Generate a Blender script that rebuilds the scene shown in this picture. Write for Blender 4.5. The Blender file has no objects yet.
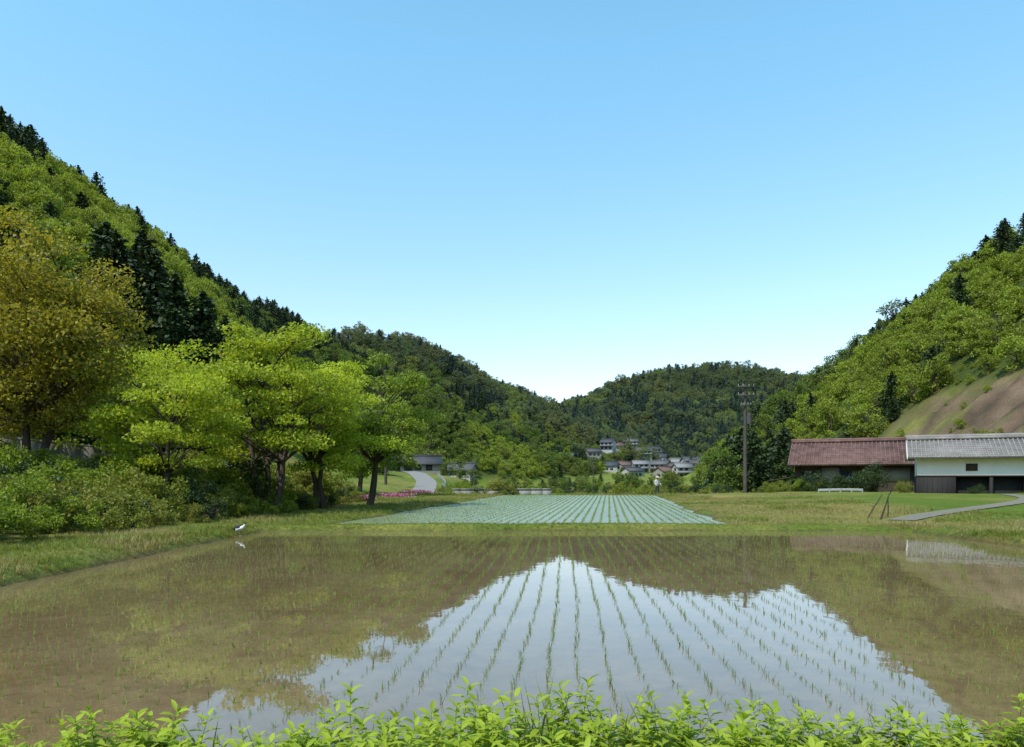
import bpy, math, random
import numpy as np
from mathutils import Vector, Matrix
random.seed(4); R=np.random.default_rng(7)
scene=bpy.context.scene
rad=math.radians
# ------------------------------------------------------------ node helpers
def new_mat(name):
    m=bpy.data.materials.new(name); m.use_nodes=True
    nt=m.node_tree; nt.nodes.clear()
    out=nt.nodes.new('ShaderNodeOutputMaterial')
    return m,nt,out
def mixc(nt,fac,a,b,blend='MIX'):
    n=nt.nodes.new('ShaderNodeMix'); n.data_type='RGBA'; n.blend_type=blend
    for sock,v in ((n.inputs[0],fac),(n.inputs[6],a),(n.inputs[7],b)):
        if isinstance(v,bpy.types.NodeSocket): nt.links.new(v,sock)
        elif isinstance(v,(int,float)): sock.default_value=v
        else: sock.default_value=(*v,1) if len(v)==3 else v
    return n.outputs[2]
def noise(nt,scale,detail=4,rough=0.6,coord=None,vec_scale=None):
    n=nt.nodes.new('ShaderNodeTexNoise'); n.inputs['Scale'].default_value=scale
    n.inputs['Detail'].default_value=detail; n.inputs['Roughness'].default_value=rough
    tc=nt.nodes.new('ShaderNodeTexCoord'); src=tc.outputs['Object']
    if vec_scale:
        mp=nt.nodes.new('ShaderNodeMapping'); mp.inputs['Scale'].default_value=vec_scale
        nt.links.new(src,mp.inputs['Vector']); src=mp.outputs[0]
    nt.links.new(src,n.inputs['Vector'])
    return n.outputs['Fac']
def ramp(nt,src,a,b):
    n=nt.nodes.new('ShaderNodeMapRange'); n.inputs['From Min'].default_value=a; n.inputs['From Max'].default_value=b
    nt.links.new(src,n.inputs['Value']); return n.outputs[0]
def foliage(name,dark,light,trans=0.3,alt=None,spec=0.25):
    m,nt,out=new_mat(name)
    oi=nt.nodes.new('ShaderNodeObjectInfo'); g=nt.nodes.new('ShaderNodeNewGeometry')
    c=mixc(nt,g.outputs['Random Per Island'],dark,light)
    if alt: c=mixc(nt,oi.outputs['Random'],c,mixc(nt,g.outputs['Random Per Island'],[v*0.7 for v in alt],alt))
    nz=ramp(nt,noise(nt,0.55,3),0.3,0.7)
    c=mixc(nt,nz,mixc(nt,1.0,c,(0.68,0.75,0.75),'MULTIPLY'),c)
    p=nt.nodes.new('ShaderNodeBsdfPrincipled'); p.inputs['Roughness'].default_value=0.55
    p.inputs['Specular IOR Level'].default_value=spec
    nt.links.new(c,p.inputs['Base Color'])
    t=nt.nodes.new('ShaderNodeBsdfTranslucent')
    c2=mixc(nt,1.0,c,(1.25,1.2,0.55),'MULTIPLY'); nt.links.new(c2,t.inputs['Color'])
    mx=nt.nodes.new('ShaderNodeMixShader'); mx.inputs[0].default_value=trans
    nt.links.new(p.outputs[0],mx.inputs[1]); nt.links.new(t.outputs[0],mx.inputs[2])
    nt.links.new(mx.outputs[0],out.inputs[0]); return m
def solid(name,c1,c2,scale=3,rough=0.8,bump=0.0,vs=None,metal=0.0):
    m,nt,out=new_mat(name)
    p=nt.nodes.new('ShaderNodeBsdfPrincipled'); p.inputs['Roughness'].default_value=rough
    p.inputs['Metallic'].default_value=metal; p.inputs['Specular IOR Level'].default_value=0.3
    f=ramp(nt,noise(nt,scale,5,0.65,vec_scale=vs),0.3,0.7)
    nt.links.new(mixc(nt,f,c1,c2),p.inputs['Base Color'])
    if bump:
        b=nt.nodes.new('ShaderNodeBump'); b.inputs['Strength'].default_value=bump; b.inputs['Distance'].default_value=0.05
        nt.links.new(f,b.inputs['Height']); nt.links.new(b.outputs[0],p.inputs['Normal'])
    nt.links.new(p.outputs[0],out.inputs[0]); return m

# ------------------------------------------------------------ mesh helpers
def build_mesh(name,V,polys,mats,smooth=False):
    V=np.asarray(V,dtype=np.float32); me=bpy.data.meshes.new(name)
    me.vertices.add(len(V)); me.vertices.foreach_set('co',V.ravel())
    polys=[(np.asarray(F,dtype=np.int32),mi) for F,mi in polys if len(F)]
    loops=np.concatenate([F.ravel() for F,_ in polys])
    sizes=np.concatenate([np.full(len(F),F.shape[1]) for F,_ in polys])
    mi=np.concatenate([np.full(len(F),m) for F,m in polys])
    starts=np.concatenate([[0],np.cumsum(sizes)[:-1]]).astype(np.int32)
    me.loops.add(len(loops)); me.loops.foreach_set('vertex_index',loops)
    me.polygons.add(len(sizes)); me.polygons.foreach_set('loop_start',starts)
    me.polygons.foreach_set('material_index',mi.astype(np.int32))
    if smooth: me.polygons.foreach_set('use_smooth',np.ones(len(sizes),dtype=bool))
    for m in mats: me.materials.append(m)
    me.update(calc_edges=True); me.validate(); return me
def add_obj(name,me,loc=(0,0,0),rot=0,scale=1,parent=None):
    o=bpy.data.objects.new(name,me); scene.collection.objects.link(o)
    o.location=loc; o.rotation_euler=(0,0,rot); o.scale=(scale,)*3 if isinstance(scale,(int,float)) else scale
    if parent: o.parent=parent
    return o
class MB:
    def __init__(s): s.V=[]; s.n=0; s.P={}
    def add(s,V,F,mi=0):
        V=np.asarray(V,float); F=np.asarray(F,int)
        s.V.append(V); k=F.shape[1]; s.P.setdefault((k,mi),[]).append(F+s.n); s.n+=len(V)
    def box(s,x0,x1,y0,y1,z0,z1,mi=0):
        V=[(x,y,z) for z in(z0,z1) for y in(y0,y1) for x in(x0,x1)]
        F=[(0,2,3,1),(4,5,7,6),(0,1,5,4),(2,6,7,3),(0,4,6,2),(1,3,7,5)]
        s.add(V,F,mi)
    def tube(s,pts,rr,sides=7,mi=0,cap=True):
        pts=np.asarray(pts,float); n=len(pts); rings=[]
        for i in range(n):
            d=pts[min(i+1,n-1)]-pts[max(i-1,0)]; d=d/(np.linalg.norm(d)+1e-9)
            u=np.cross(d,(0,0,1) if abs(d[2])<0.9 else (1,0,0)); u/=np.linalg.norm(u); w=np.cross(d,u)
            a=np.arange(sides)*2*math.pi/sides
            rings.append(pts[i]+rr[i]*(np.cos(a)[:,None]*u+np.sin(a)[:,None]*w))
        V=np.concatenate(rings); F=[]
        for i in range(n-1):
            for j in range(sides):
                k=(j+1)%sides; F.append((i*sides+j,i*sides+k,(i+1)*sides+k,(i+1)*sides+j))
        s.add(V,F,mi)
        if cap:
            s.add(rings[-1],[tuple(range(sides))],mi); s.add(rings[0],[tuple(range(sides))[::-1]],mi)
    def slab(s,a,b,c,d,t,mi=0):
        P=np.array([a,b,c,d],float); nrm=np.cross(P[1]-P[0],P[3]-P[0]); nrm/=np.linalg.norm(nrm)
        V=np.concatenate([P,P-nrm*t]); s.add(V,[(0,1,2,3),(7,6,5,4),(0,4,5,1),(1,5,6,2),(2,6,7,3),(3,7,4,0)],mi)
    def mesh(s,name,mats,smooth=False):
        return build_mesh(name,np.concatenate(s.V),[(np.concatenate(F),k[1]) for k,F in s.P.items()],mats,smooth)
def leaf_quads(C,L,W,up=0.0,dirs=None):
    n=len(C); d=R.normal(size=(n,3)) if dirs is None else dirs
    d/=np.linalg.norm(d,axis=1)[:,None]+1e-9
    nr=R.normal(size=(n,3)); nr[:,2]+=up; u=np.cross(d,nr); u/=np.linalg.norm(u,axis=1)[:,None]+1e-9
    L=np.broadcast_to(L,(n,))[:,None]; W=np.broadcast_to(W,(n,))[:,None]
    V=np.stack([C-d*L/2,C+u*W/2,C+d*L/2,C-u*W/2],1).reshape(-1,3)
    return V,np.arange(n*4).reshape(-1,4)
def hashn(i,j,s):
    v=np.sin(i*127.1+j*311.7+s*74.7)*43758.5453; return v-np.floor(v)
def vnoise(x,y,sc,seed=0):
    x=np.asarray(x,float)/sc; y=np.asarray(y,float)/sc; i=np.floor(x); j=np.floor(y); fx=x-i; fy=y-j
    fx=fx*fx*(3-2*fx); fy=fy*fy*(3-2*fy)
    return (hashn(i,j,seed)*(1-fx)+hashn(i+1,j,seed)*fx)*(1-fy)+(hashn(i,j+1,seed)*(1-fx)+hashn(i+1,j+1,seed)*fx)*fy
def sstep(a,b,x):
    t=np.clip((np.asarray(x,float)-a)/(b-a),0,1); return t*t*(3-2*t)

# ------------------------------------------------------------ terrain
ridges=[
 [(-120,-150,63,84),(-114,60,68,82),(-111,160,68,79),(-105,200,63,74),(-97,260,58,70),(-88,310,55,68),(-80,345,52,66),(-60,400,34,60)],
 [(-140,470,74,150),(-89,455,74,150),(-68,455,72,150),(-42,500,66,145),(-9,560,56,140),(27,600,46,130),(51,650,31,115),(90,700,20,100),(120,740,12,90)],
 [(-60,285,36,55),(-29,300,24,50),(4,335,11,45),(24,350,3,35)],
 [(20,850,38,240),(83,850,58,270),(140,850,90,300),(185,850,106,320),(225,850,111,330),(270,850,107,320),(310,850,94,320),(380,850,84,300),(600,850,90,300)],
 [(86,-120,39,44),(84,20,38,42),(80,80,37,40),(77,110,36,38),(81,130,34.5,40),(84,150,32,41),(90,180,29,40),(96,210,27,38),(98,250,23,32),(98,290,16,30),(96,320,7,28)],
]
def hill(x,y):
    x=np.asarray(x,float); y=np.asarray(y,float); best=np.zeros(np.broadcast(x,y).shape); fr=np.zeros_like(best)
    for rg in ridges:
        for (x0,y0,z0,w0),(x1,y1,z1,w1) in zip(rg[:-1],rg[1:]):
            dx,dy=x1-x0,y1-y0; t=np.clip(((x-x0)*dx+(y-y0)*dy)/(dx*dx+dy*dy),0,1)
            d=np.hypot(x-x0-t*dx,y-y0-t*dy); z=z0+(z1-z0)*t; w=w0+(w1-w0)*t
            q=np.clip(1-np.sqrt(d*d+9)/w+3/w,0,1.0); h=z*q**1.08
            m=h>best; best=np.where(m,h,best); fr=np.where(m,q,fr)
    n=(vnoise(x,y,42,3)-0.5)*0.34+(vnoise(x,y,17,5)-0.5)*0.14
    best=best*(1+n*(1-fr*0.75))
    return best,fr
PX0,PX1,PY0,PY1=-7.0,11.0,3.4,20.9
def sd_rect(x,y,x0,x1,y0,y1,r=0.6):
    cx,cy=(x0+x1)/2,(y0+y1)/2; qx=np.abs(x-cx)-(x1-x0)/2+r; qy=np.abs(y-cy)-(y1-y0)/2+r
    return np.hypot(np.maximum(qx,0),np.maximum(qy,0))+np.minimum(np.maximum(qx,qy),0)-r
def sd_pond(x,y): return sd_rect(x,y,PX0,PX1,PY0,PY1)+(vnoise(x,y,1.3,11)-0.5)*0.22+(vnoise(x,y,0.5,12)-0.5)*0.08
def sd_f2(x,y): return sd_rect(np.asarray(x)-0.131*(np.asarray(y)-22),y,-5.8,6.6,22.1,62,0.4)+(vnoise(x,y,1.5,13)-0.5)*0.2
def base(x,y):
    z=np.interp(y,[0,3.4,15,22,30,62,72,150,250,400,500,600,1000,3000],[0.22,0.22,0.2,0.11,0.13,0.08,-0.7,-1.6,-1.9,4,7,10,16,60])
    x0=np.interp(y,[0,55,110],[-8.8,-9,-3]); l=np.clip(x0-x,0,400)
    z=z+np.interp(l,[0,3,16,26,60],[0,0.15,1.7,3.0,6.0])+2.4*sstep(62,125,y)*(1-sstep(140,200,y))*sstep(0,7,-3-x)
    z=z+np.where(y<60,1,0)*np.interp(x,[12,16,24,40],[0,0.15,0.35,0.3])*sstep(14,20,y)
    r=np.clip(x-34,0,100); z=z+np.interp(r,[0,10,60],[0,1.2,3])
    return z+(vnoise(x,y,9,1)-0.5)*0.12+(vnoise(x,y,2.2,2)-0.5)*0.05
road_pts=np.array([(-24,-30),(-24,20),(-22,42),(-16,56),(-10.6,68),(-9.6,80),(-11,96),(-15,115),(-20,135),(-21,170)],float)
path_pts=np.array([(11.8,23),(14,25.5),(18,29),(23,33),(28,40),(31,47)],float)
def resample(P,step):
    seg=np.hypot(*np.diff(P,axis=0).T); s=np.concatenate([[0],np.cumsum(seg)]); t=np.arange(0,s[-1],step)
    Q=np.stack([np.interp(t,s,P[:,0]),np.interp(t,s,P[:,1])],1)
    k=max(1,int(4/step)); ker=np.ones(2*k+1)/(2*k+1)
    return np.stack([np.convolve(np.pad(Q[:,i],k,mode='edge'),ker,'valid') for i in(0,1)],1)
def raw(x,y):
    h,_=hill(x,y); return base(x,y)+h
def prep(P,step):
    Q=resample(P,step); z=raw(Q[:,0],Q[:,1]); k=4; z=np.convolve(np.pad(z,k,mode='edge'),np.ones(2*k+1)/(2*k+1),'valid')
    return Q,z
road=prep(road_pts,1.0); path=prep(path_pts,0.7)
def H(x,y):
    x=np.asarray(x,float); y=np.asarray(y,float); z=raw(x,y)
    for (Q,qz),w in ((road,1.9),(path,0.8)):
        bd=np.full(x.shape,1e9); bz=np.zeros(x.shape)
        near=(x>Q[:,0].min()-6)&(x<Q[:,0].max()+6)&(y>Q[:,1].min()-6)&(y<Q[:,1].max()+6)
        xs,ys=x[near],y[near]; d0=np.full(xs.shape,1e9); z0=np.zeros(xs.shape)
        for (qx,qy),zz in zip(Q,qz):
            d=np.hypot(xs-qx,ys-qy); m=d<d0; d0=np.where(m,d,d0); z0=np.where(m,zz,z0)
        bd[near]=d0; bz[near]=z0; k=1-sstep(w,w+2.0,bd); z=z*(1-k)+bz*k
    sp=sd_pond(x,y); k=1-sstep(-0.25,0.4,sp); z=z*(1-k)-0.14*k
    z=z+0.03*np.exp(-((sp-0.5)/0.3)**2)
    s2=sd_f2(x,y); k=1-sstep(-0.3,0.3,s2); z=z*(1-k)+(-0.04)*k
    return z
def Hs(x,y): return float(H(np.array([x]),np.array([y]))[0])
def axis(segs):
    out=[segs[0][0]]
    for a,b,st in segs: n=max(1,int(round((b-a)/st))); out+=list(np.linspace(a,b,n+1)[1:])
    return np.array(out)
ax=axis([(-1600,-400,80),(-400,-150,10),(-150,-40,3),(-40,-12,0.9),(-12,-5,0.22),(-5,9,0.6),(9,14,0.25),(14,36,0.8),(36,64,0.9),(64,130,2.5),(130,400,9),(400,1600,80)])
ay=axis([(-300,-20,20),(-20,2,1),(2,4.6,0.12),(4.6,18.5,0.4),(18.5,23.5,0.13),(23.5,66,0.6),(66,110,1.0),(110,160,1.8),(160,420,4),(420,900,9),(900,3500,90)])
X,Y=np.meshgrid(ax,ay); Z=H(X.ravel(),Y.ravel()).reshape(X.shape)
nx,ny=len(ax),len(ay); idx=np.arange(nx*ny).reshape(ny,nx)
F=np.stack([idx[:-1,:-1],idx[:-1,1:],idx[1:,1:],idx[1:,:-1]],-1).reshape(-1,4)
hl,hf=hill(X,Y)
def cutmask(x,y):  # eroded slope on the right
    h,_=hill(x,y); top=7.2+5*(vnoise(x,y,8,33)-0.3)+0.2*(np.asarray(x)-45)
    return sstep(39,43,x)*(1-sstep(top,top+2.5,h))*sstep(56,62,y)*(1-sstep(84,94,y+8*(vnoise(x,y,9,31)-0.5)))*sstep(0.2,1.0,h)
cmk=cutmask(X,Y); Z=Z+cmk*((vnoise(X*0.35,Y,1.6,71)-0.5)*1.0+(vnoise(X,Y,0.9,72)-0.5)*0.4)
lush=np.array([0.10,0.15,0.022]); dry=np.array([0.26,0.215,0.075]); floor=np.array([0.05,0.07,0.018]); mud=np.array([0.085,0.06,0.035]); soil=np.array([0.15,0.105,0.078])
dr=0.26+0.65*(vnoise(X,Y,5,21)-0.5)+0.6*(vnoise(X,Y,1.2,22)-0.5)
dr=dr+0.35*sstep(6,9,X-0.131*(Y-22))*sstep(21,24,Y)*(1-sstep(12,18,X-0.05*(Y-22)))
dr=dr-0.4*sstep(14,17,X)*(1-sstep(30,40,Y))
dr=np.clip(dr,0,1)[...,None]
C=lush*(1-dr)+dry*dr
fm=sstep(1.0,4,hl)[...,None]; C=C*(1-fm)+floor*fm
cm=(cmk*(0.15+0.85*sstep(0.34,0.50,vnoise(X,Y*0.5+X*0.3,5,35)*0.5+vnoise(X,Y,1.8,36)*0.35+0.2*sstep(1.5,5,hl)-0.06)))[...,None]; gm=cmk[...,None]
C=C*(1-gm)+(lush*0.55+dry*0.5)*gm; sv=(0.45+0.95*vnoise(X,Y,1.3,38))[...,None]; C=C*(1-cm)+soil*sv*cm
sp=sd_pond(X,Y); mm=np.maximum(1-sstep(0.0,0.14,sp),1-sstep(0.0,0.12,sd_f2(X,Y)))[...,None]; C=C*(1-mm)+mud*mm
m_ter,nt,out=new_mat('ground_grass_and_earth')
at=nt.nodes.new('ShaderNodeAttribute'); at.attribute_name='gcol'
p=nt.nodes.new('ShaderNodeBsdfPrincipled'); p.inputs['Roughness'].default_value=0.95; p.inputs['Specular IOR Level'].default_value=0.1
f1=ramp(nt,noise(nt,9,6,0.7),0.3,0.7); f2=ramp(nt,noise(nt,0.8,5,0.7),0.3,0.7)
c=mixc(nt,1.0,at.outputs['Color'],mixc(nt,f1,(0.55,0.6,0.6),(1.4,1.35,1.2)),'MULTIPLY')
c=mixc(nt,1.0,c,mixc(nt,f2,(0.7,0.8,0.75),(1.2,1.1,1.1)),'MULTIPLY')
nt.links.new(c,p.inputs['Base Color'])
b=nt.nodes.new('ShaderNodeBump'); b.inputs['Strength'].default_value=0.7; b.inputs['Distance'].default_value=0.06
nt.links.new(f1,b.inputs['Height']); nt.links.new(b.outputs[0],p.inputs['Normal']); nt.links.new(p.outputs[0],out.inputs[0])
me=build_mesh('ground_terrain',np.stack([X,Y,Z],-1).reshape(-1,3),[(F,0)],[m_ter],True)
a=me.attributes.new('gcol','FLOAT_COLOR','POINT')
a.data.foreach_set('color',np.concatenate([C.reshape(-1,3),np.ones((nx*ny,1))],1).astype(np.float32).ravel())
add_obj('ground_terrain',me)

# ------------------------------------------------------------ water
def water(name,base1,base2,rough,ior,bump,bscale,dist=0.02):
    m,nt,out=new_mat(name)
    p=nt.nodes.new('ShaderNodeBsdfPrincipled'); p.inputs['Roughness'].default_value=rough; p.inputs['IOR'].default_value=ior
    f=ramp(nt,noise(nt,0.5,6,0.65),0.35,0.7); f3=ramp(nt,noise(nt,5,5,0.7),0.3,0.7)
    c=mixc(nt,f,base1,base2); c=mixc(nt,1.0,c,mixc(nt,f3,(0.8,0.8,0.8),(1.15,1.12,1.1)),'MULTIPLY')
    nt.links.new(c,p.inputs['Base Color'])
    b=nt.nodes.new('ShaderNodeBump'); b.inputs['Strength'].default_value=bump; b.inputs['Distance'].default_value=dist
    nt.links.new(noise(nt,bscale,3,0.5,vec_scale=(1,0.6,1)),b.inputs['Height']); nt.links.new(b.outputs[0],p.inputs['Normal'])
    nt.links.new(p.outputs[0],out.inputs[0]); return m
m_w=water('paddy_water',(0.135,0.09,0.045),(0.20,0.145,0.08),0.02,1.75,0.06,3.0)
m_w2=water('far_paddy_water',(0.19,0.21,0.13),(0.25,0.28,0.19),0.3,1.6,0.5,6.0)
mb=MB(); mb.add([(-7.5,3,0),(11.5,3,0),(11.5,21.3,0),(-7.5,21.3,0)],[(0,1,2,3)]); add_obj('paddy_water',mb.mesh('paddy_water',[m_w]))
def f2x(xp,y): return xp+0.131*(y-22)
mb=MB(); mb.add([(f2x(-6,21.9),21.9,0.045),(f2x(6.8,21.9),21.9,0.045),(f2x(6.8,62.2),62.2,0.045),(f2x(-6,62.2),62.2,0.045)],[(0,1,2,3)]); add_obj('terrace_paddy_water',mb.mesh('terrace_paddy_water',[m_w2]))

# ------------------------------------------------------------ scatter
def scatter(name,pts,rots,scls,idxs,variants):
    col=bpy.data.collections.new(name+'_variants')
    for i,vm in enumerate(variants):
        o=bpy.data.objects.new('%s_part_%02d'%(name,i),vm); col.objects.link(o)
    me=bpy.data.meshes.new(name); n=len(pts); me.vertices.add(n)
    me.vertices.foreach_set('co',np.asarray(pts,np.float32).ravel())
    a=me.attributes.new('rot','FLOAT_VECTOR','POINT'); a.data.foreach_set('vector',np.asarray(rots,np.float32).ravel())
    a=me.attributes.new('scl','FLOAT_VECTOR','POINT'); a.data.foreach_set('vector',np.asarray(scls,np.float32).ravel())
    a=me.attributes.new('vid','INT','POINT'); a.data.foreach_set('value',np.asarray(idxs,np.int32))
    ng=bpy.data.node_groups.new(name+'_scatter','GeometryNodeTree')
    ng.interface.new_socket('Geometry',in_out='INPUT',socket_type='NodeSocketGeometry')
    ng.interface.new_socket('Geometry',in_out='OUTPUT',socket_type='NodeSocketGeometry')
    N=ng.nodes; L=ng.links; gi=N.new('NodeGroupInput'); go=N.new('NodeGroupOutput')
    ci=N.new('GeometryNodeCollectionInfo'); ci.inputs['Collection'].default_value=col
    ci.inputs['Separate Children'].default_value=True; ci.inputs['Reset Children'].default_value=True
    ip=N.new('GeometryNodeInstanceOnPoints'); ip.inputs['Pick Instance'].default_value=True
    def na(t,nm):
        k=N.new('GeometryNodeInputNamedAttribute'); k.data_type=t; k.inputs['Name'].default_value=nm; return k.outputs[0]
    er=N.new('FunctionNodeEulerToRotation'); L.new(na('FLOAT_VECTOR','rot'),er.inputs[0])
    L.new(gi.outputs[0],ip.inputs['Points']); L.new(ci.outputs[0],ip.inputs['Instance'])
    L.new(na('INT','vid'),ip.inputs['Instance Index']); L.new(er.outputs[0],ip.inputs['Rotation'])
    L.new(na('FLOAT_VECTOR','scl'),ip.inputs['Scale']); L.new(ip.outputs[0],go.inputs[0])
    o=add_obj(name,me); md=o.modifiers.new('scatter','NODES'); md.node_group=ng
    return o
def zrot(n,tilt=0.08): return np.stack([R.normal(0,tilt,n),R.normal(0,tilt,n),R.uniform(0,6.283,n)],1)
def uscl(s): s=np.asarray(s); return np.stack([s,s,s*R.uniform(0.85,1.2,len(s))],1)

# ------------------------------------------------------------ vegetation meshes
bark=solid('bark',(0.05,0.038,0.028),(0.10,0.08,0.06),6,0.9,0.6,vs=(1,1,0.25))
def bez(a,b,c,n=6):
    t=np.linspace(0,1,n)[:,None]; return (1-t)**2*a+2*t*(1-t)*b+t*t*c
def tree_mesh(name,h,cr,nclump,lpc,L,mats,crown0=0.3,flat=0.4,trunks=1,pad=None,sub=0,lean=(0,0),seed=0,squash=1.0,thick=1.0):
    rg=np.random.default_rng(seed); mb=MB(); cz=h*(crown0+1)/2; rz=h*(1-crown0)/2; pad=pad or cr*0.34
    tops=[]
    for t in range(trunks):
        a=rg.uniform(0,6.28); off=0.0 if trunks==1 else 0.035*h
        b0=np.array([math.cos(a)*off,math.sin(a)*off,-0.3]); tp=np.array([math.cos(a)*cr*(0.12 if trunks==1 else 0.35)+lean[0],math.sin(a)*cr*(0.12 if trunks==1 else 0.3)+lean[1],h*0.8])
        md=(b0+tp)/2+rg.normal(0,0.03*h,3)*np.array([1,1,0]); P=bez(b0,md,tp,9); P[1:-1,:2]+=rg.normal(0,0.008*h,(7,2))
        r0=0.021*h*thick*(1 if trunks==1 else 0.75); mb.tube(P,np.linspace(r0*1.25,r0*0.2,9),8,0); tops.append(P)
    LC=[]
    for k in range(nclump):
        d=rg.normal(size=3); d/=np.linalg.norm(d); rr=rg.uniform(0.35,1.0)**0.55*rg.uniform(0.78,1.18)
        c=np.array([d[0]*cr*rr+lean[0]*0.8,d[1]*cr*rr+lean[1]*0.8,cz+d[2]*rz*rr*squash])
        if d[2]<0: c[:2]*=1.0+0.1*rg.uniform()
        P=tops[rg.integers(len(tops))]; zt=np.clip((c[2]-0.15*h-0.5*np.hypot(c[0],c[1])),h*0.18,h*0.72)
        j=int(np.clip(np.searchsorted(P[:,2],zt),1,7)); a=P[j]; mid=(a+c)/2+np.array([0,0,-0.02*h+0.08*h*rg.uniform()])+rg.normal(0,0.02*h,3)
        Q=bez(a,mid,c,5); r=0.0065*h*thick; mb.tube(Q,np.linspace(r,r*0.25,5),5,0,False)
        for s in range(sub):
            e=c+rg.normal(0,1,3)*np.array([pad,pad,pad*flat])*0.8; mb.tube([Q[3],(Q[3]+e)/2+rg.normal(0,0.04,3),e],[r*0.4,r*0.25,r*0.1],4,0,False)
        ps=pad*rg.uniform(0.6,1.35); n=int(lpc*(ps/pad)**2); q=rg.normal(size=(n,3)); q/=np.linalg.norm(q,axis=1)[:,None]; q*=(rg.uniform(0,1,(n,1))**0.45)
        q*=np.array([ps,ps,ps*flat]); q[:,2]-=0.25*(q[:,0]**2+q[:,1]**2)/ps*flat
        LC.append(c+q)
    Cc=np.concatenate(LC); V,F=leaf_quads(Cc,rg.uniform(0.7,1.3,len(Cc))*L,rg.uniform(0.5,0.8,len(Cc))*L,up=1.1)
    mb.add(V,F,1); return mb.mesh(name,mats)
def conifer_mesh(name,h,r,mats,seed=0,L=0.55,lev=26,per=13,seg=5,pw=0.75):
    rg=np.random.default_rng(seed); mb=MB(); mb.tube([(0,0,-0.3),(0.05,0,h*0.5),(0,0,h*0.95)],[0.016*h,0.011*h,0.002*h],7,0)
    C=[];D=[]
    for k in range(lev):
        t=k/(lev-1); z=h*(0.14+0.83*t); rr=r*(1-t)**pw*rg.uniform(0.7,1.2)+0.25
        if t<0.15: rr*=0.55+3*t
        for b in range(max(6,int(per*(1-t*0.5)))):
            a=rg.uniform(0,6.28); ln=rr*rg.uniform(0.6,1.25)
            for s in range(seg):
                f=(s+rg.uniform(0.2,1))/seg; C.append((math.cos(a)*ln*f,math.sin(a)*ln*f,z-0.32*ln*f+0.15*ln*f*f+rg.normal(0,0.2)))
                D.append((math.cos(a)+rg.normal(0,.6),math.sin(a)+rg.normal(0,.6),-0.2+rg.normal(0,.45)))
    C=np.array(C);D=np.array(D); V,F=leaf_quads(C,rg.uniform(0.8,1.4,len(C))*L,rg.uniform(0.5,0.8,len(C))*L,up=1.5,dirs=D)
    mb.add(V,F,1); return mb.mesh(name,mats)
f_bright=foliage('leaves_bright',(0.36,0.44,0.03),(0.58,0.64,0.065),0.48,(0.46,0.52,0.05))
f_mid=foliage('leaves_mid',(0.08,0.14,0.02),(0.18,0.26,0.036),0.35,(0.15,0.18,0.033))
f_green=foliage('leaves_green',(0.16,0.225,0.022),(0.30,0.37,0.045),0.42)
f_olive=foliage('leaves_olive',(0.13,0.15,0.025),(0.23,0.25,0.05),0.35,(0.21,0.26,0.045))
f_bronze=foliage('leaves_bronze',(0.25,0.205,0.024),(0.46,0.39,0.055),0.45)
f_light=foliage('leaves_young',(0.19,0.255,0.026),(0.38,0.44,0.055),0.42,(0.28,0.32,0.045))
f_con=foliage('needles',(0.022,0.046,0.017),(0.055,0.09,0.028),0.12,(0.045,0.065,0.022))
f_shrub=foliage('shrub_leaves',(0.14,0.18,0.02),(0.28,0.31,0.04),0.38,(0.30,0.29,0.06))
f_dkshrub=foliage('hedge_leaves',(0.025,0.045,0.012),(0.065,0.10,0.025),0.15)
g_mid=foliage('far_leaves_mid',(0.07,0.11,0.045),(0.14,0.185,0.075),0.3,(0.12,0.14,0.065)); g_light=foliage('far_leaves_young',(0.14,0.19,0.055),(0.25,0.30,0.085),0.35,(0.17,0.21,0.075))  # bluish, muted leaf colours for distant trees: aerial haze painted into the foliage
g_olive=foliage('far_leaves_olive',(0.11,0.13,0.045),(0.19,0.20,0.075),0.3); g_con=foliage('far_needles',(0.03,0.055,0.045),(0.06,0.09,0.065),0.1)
haze_tint_of={f_mid.name:g_mid,f_light.name:g_light,f_olive.name:g_olive,f_con.name:g_con}

forest_variants=[]
kinds={'light':[], 'mid':[], 'olive':[], 'con':[]}
def reg(kind,me): kinds[kind].append(len(forest_variants)); forest_variants.append(me)
for s in range(3): reg('light',tree_mesh('young_%d'%s,6.5,2.9,30,48,0.40,[bark,f_light],0.05,0.65,seed=20+s,squash=0.95))
for s in range(3): reg('mid',tree_mesh('broad_%d'%s,8.5,3.5,32,52,0.46,[bark,f_mid],0.1,0.65,seed=30+s))
for s in range(2): reg('olive',tree_mesh('olive_%d'%s,8,3.3,30,52,0.45,[bark,f_olive],0.1,0.65,seed=40+s))
for s in range(4): reg('con',conifer_mesh('cedar_%d'%s,8.8,2.6+0.3*s,[bark,f_con],seed=50+s,per=14,L=0.6,seg=5,pw=0.34+0.06*s))
NV=len(forest_variants)
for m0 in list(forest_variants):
    m1=m0.copy(); m1.name='far_'+m0.name; m1.materials[1]=haze_tint_of[m0.materials[1].name]; forest_variants.append(m1)  # same trees for the far hills, with haze tinted into their leaves
def jitter_grid(x0,x1,y0,y1,st):
    gx,gy=np.meshgrid(np.arange(x0,x1,st),np.arange(y0,y1,st)); gx=gx.ravel()+R.uniform(-.5,.5,gx.size)*st*0.95; gy=gy.ravel()+R.uniform(-.5,.5,gy.size)*st*0.95
    return gx,gy
PT=[];SC=[];ID=[]
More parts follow.
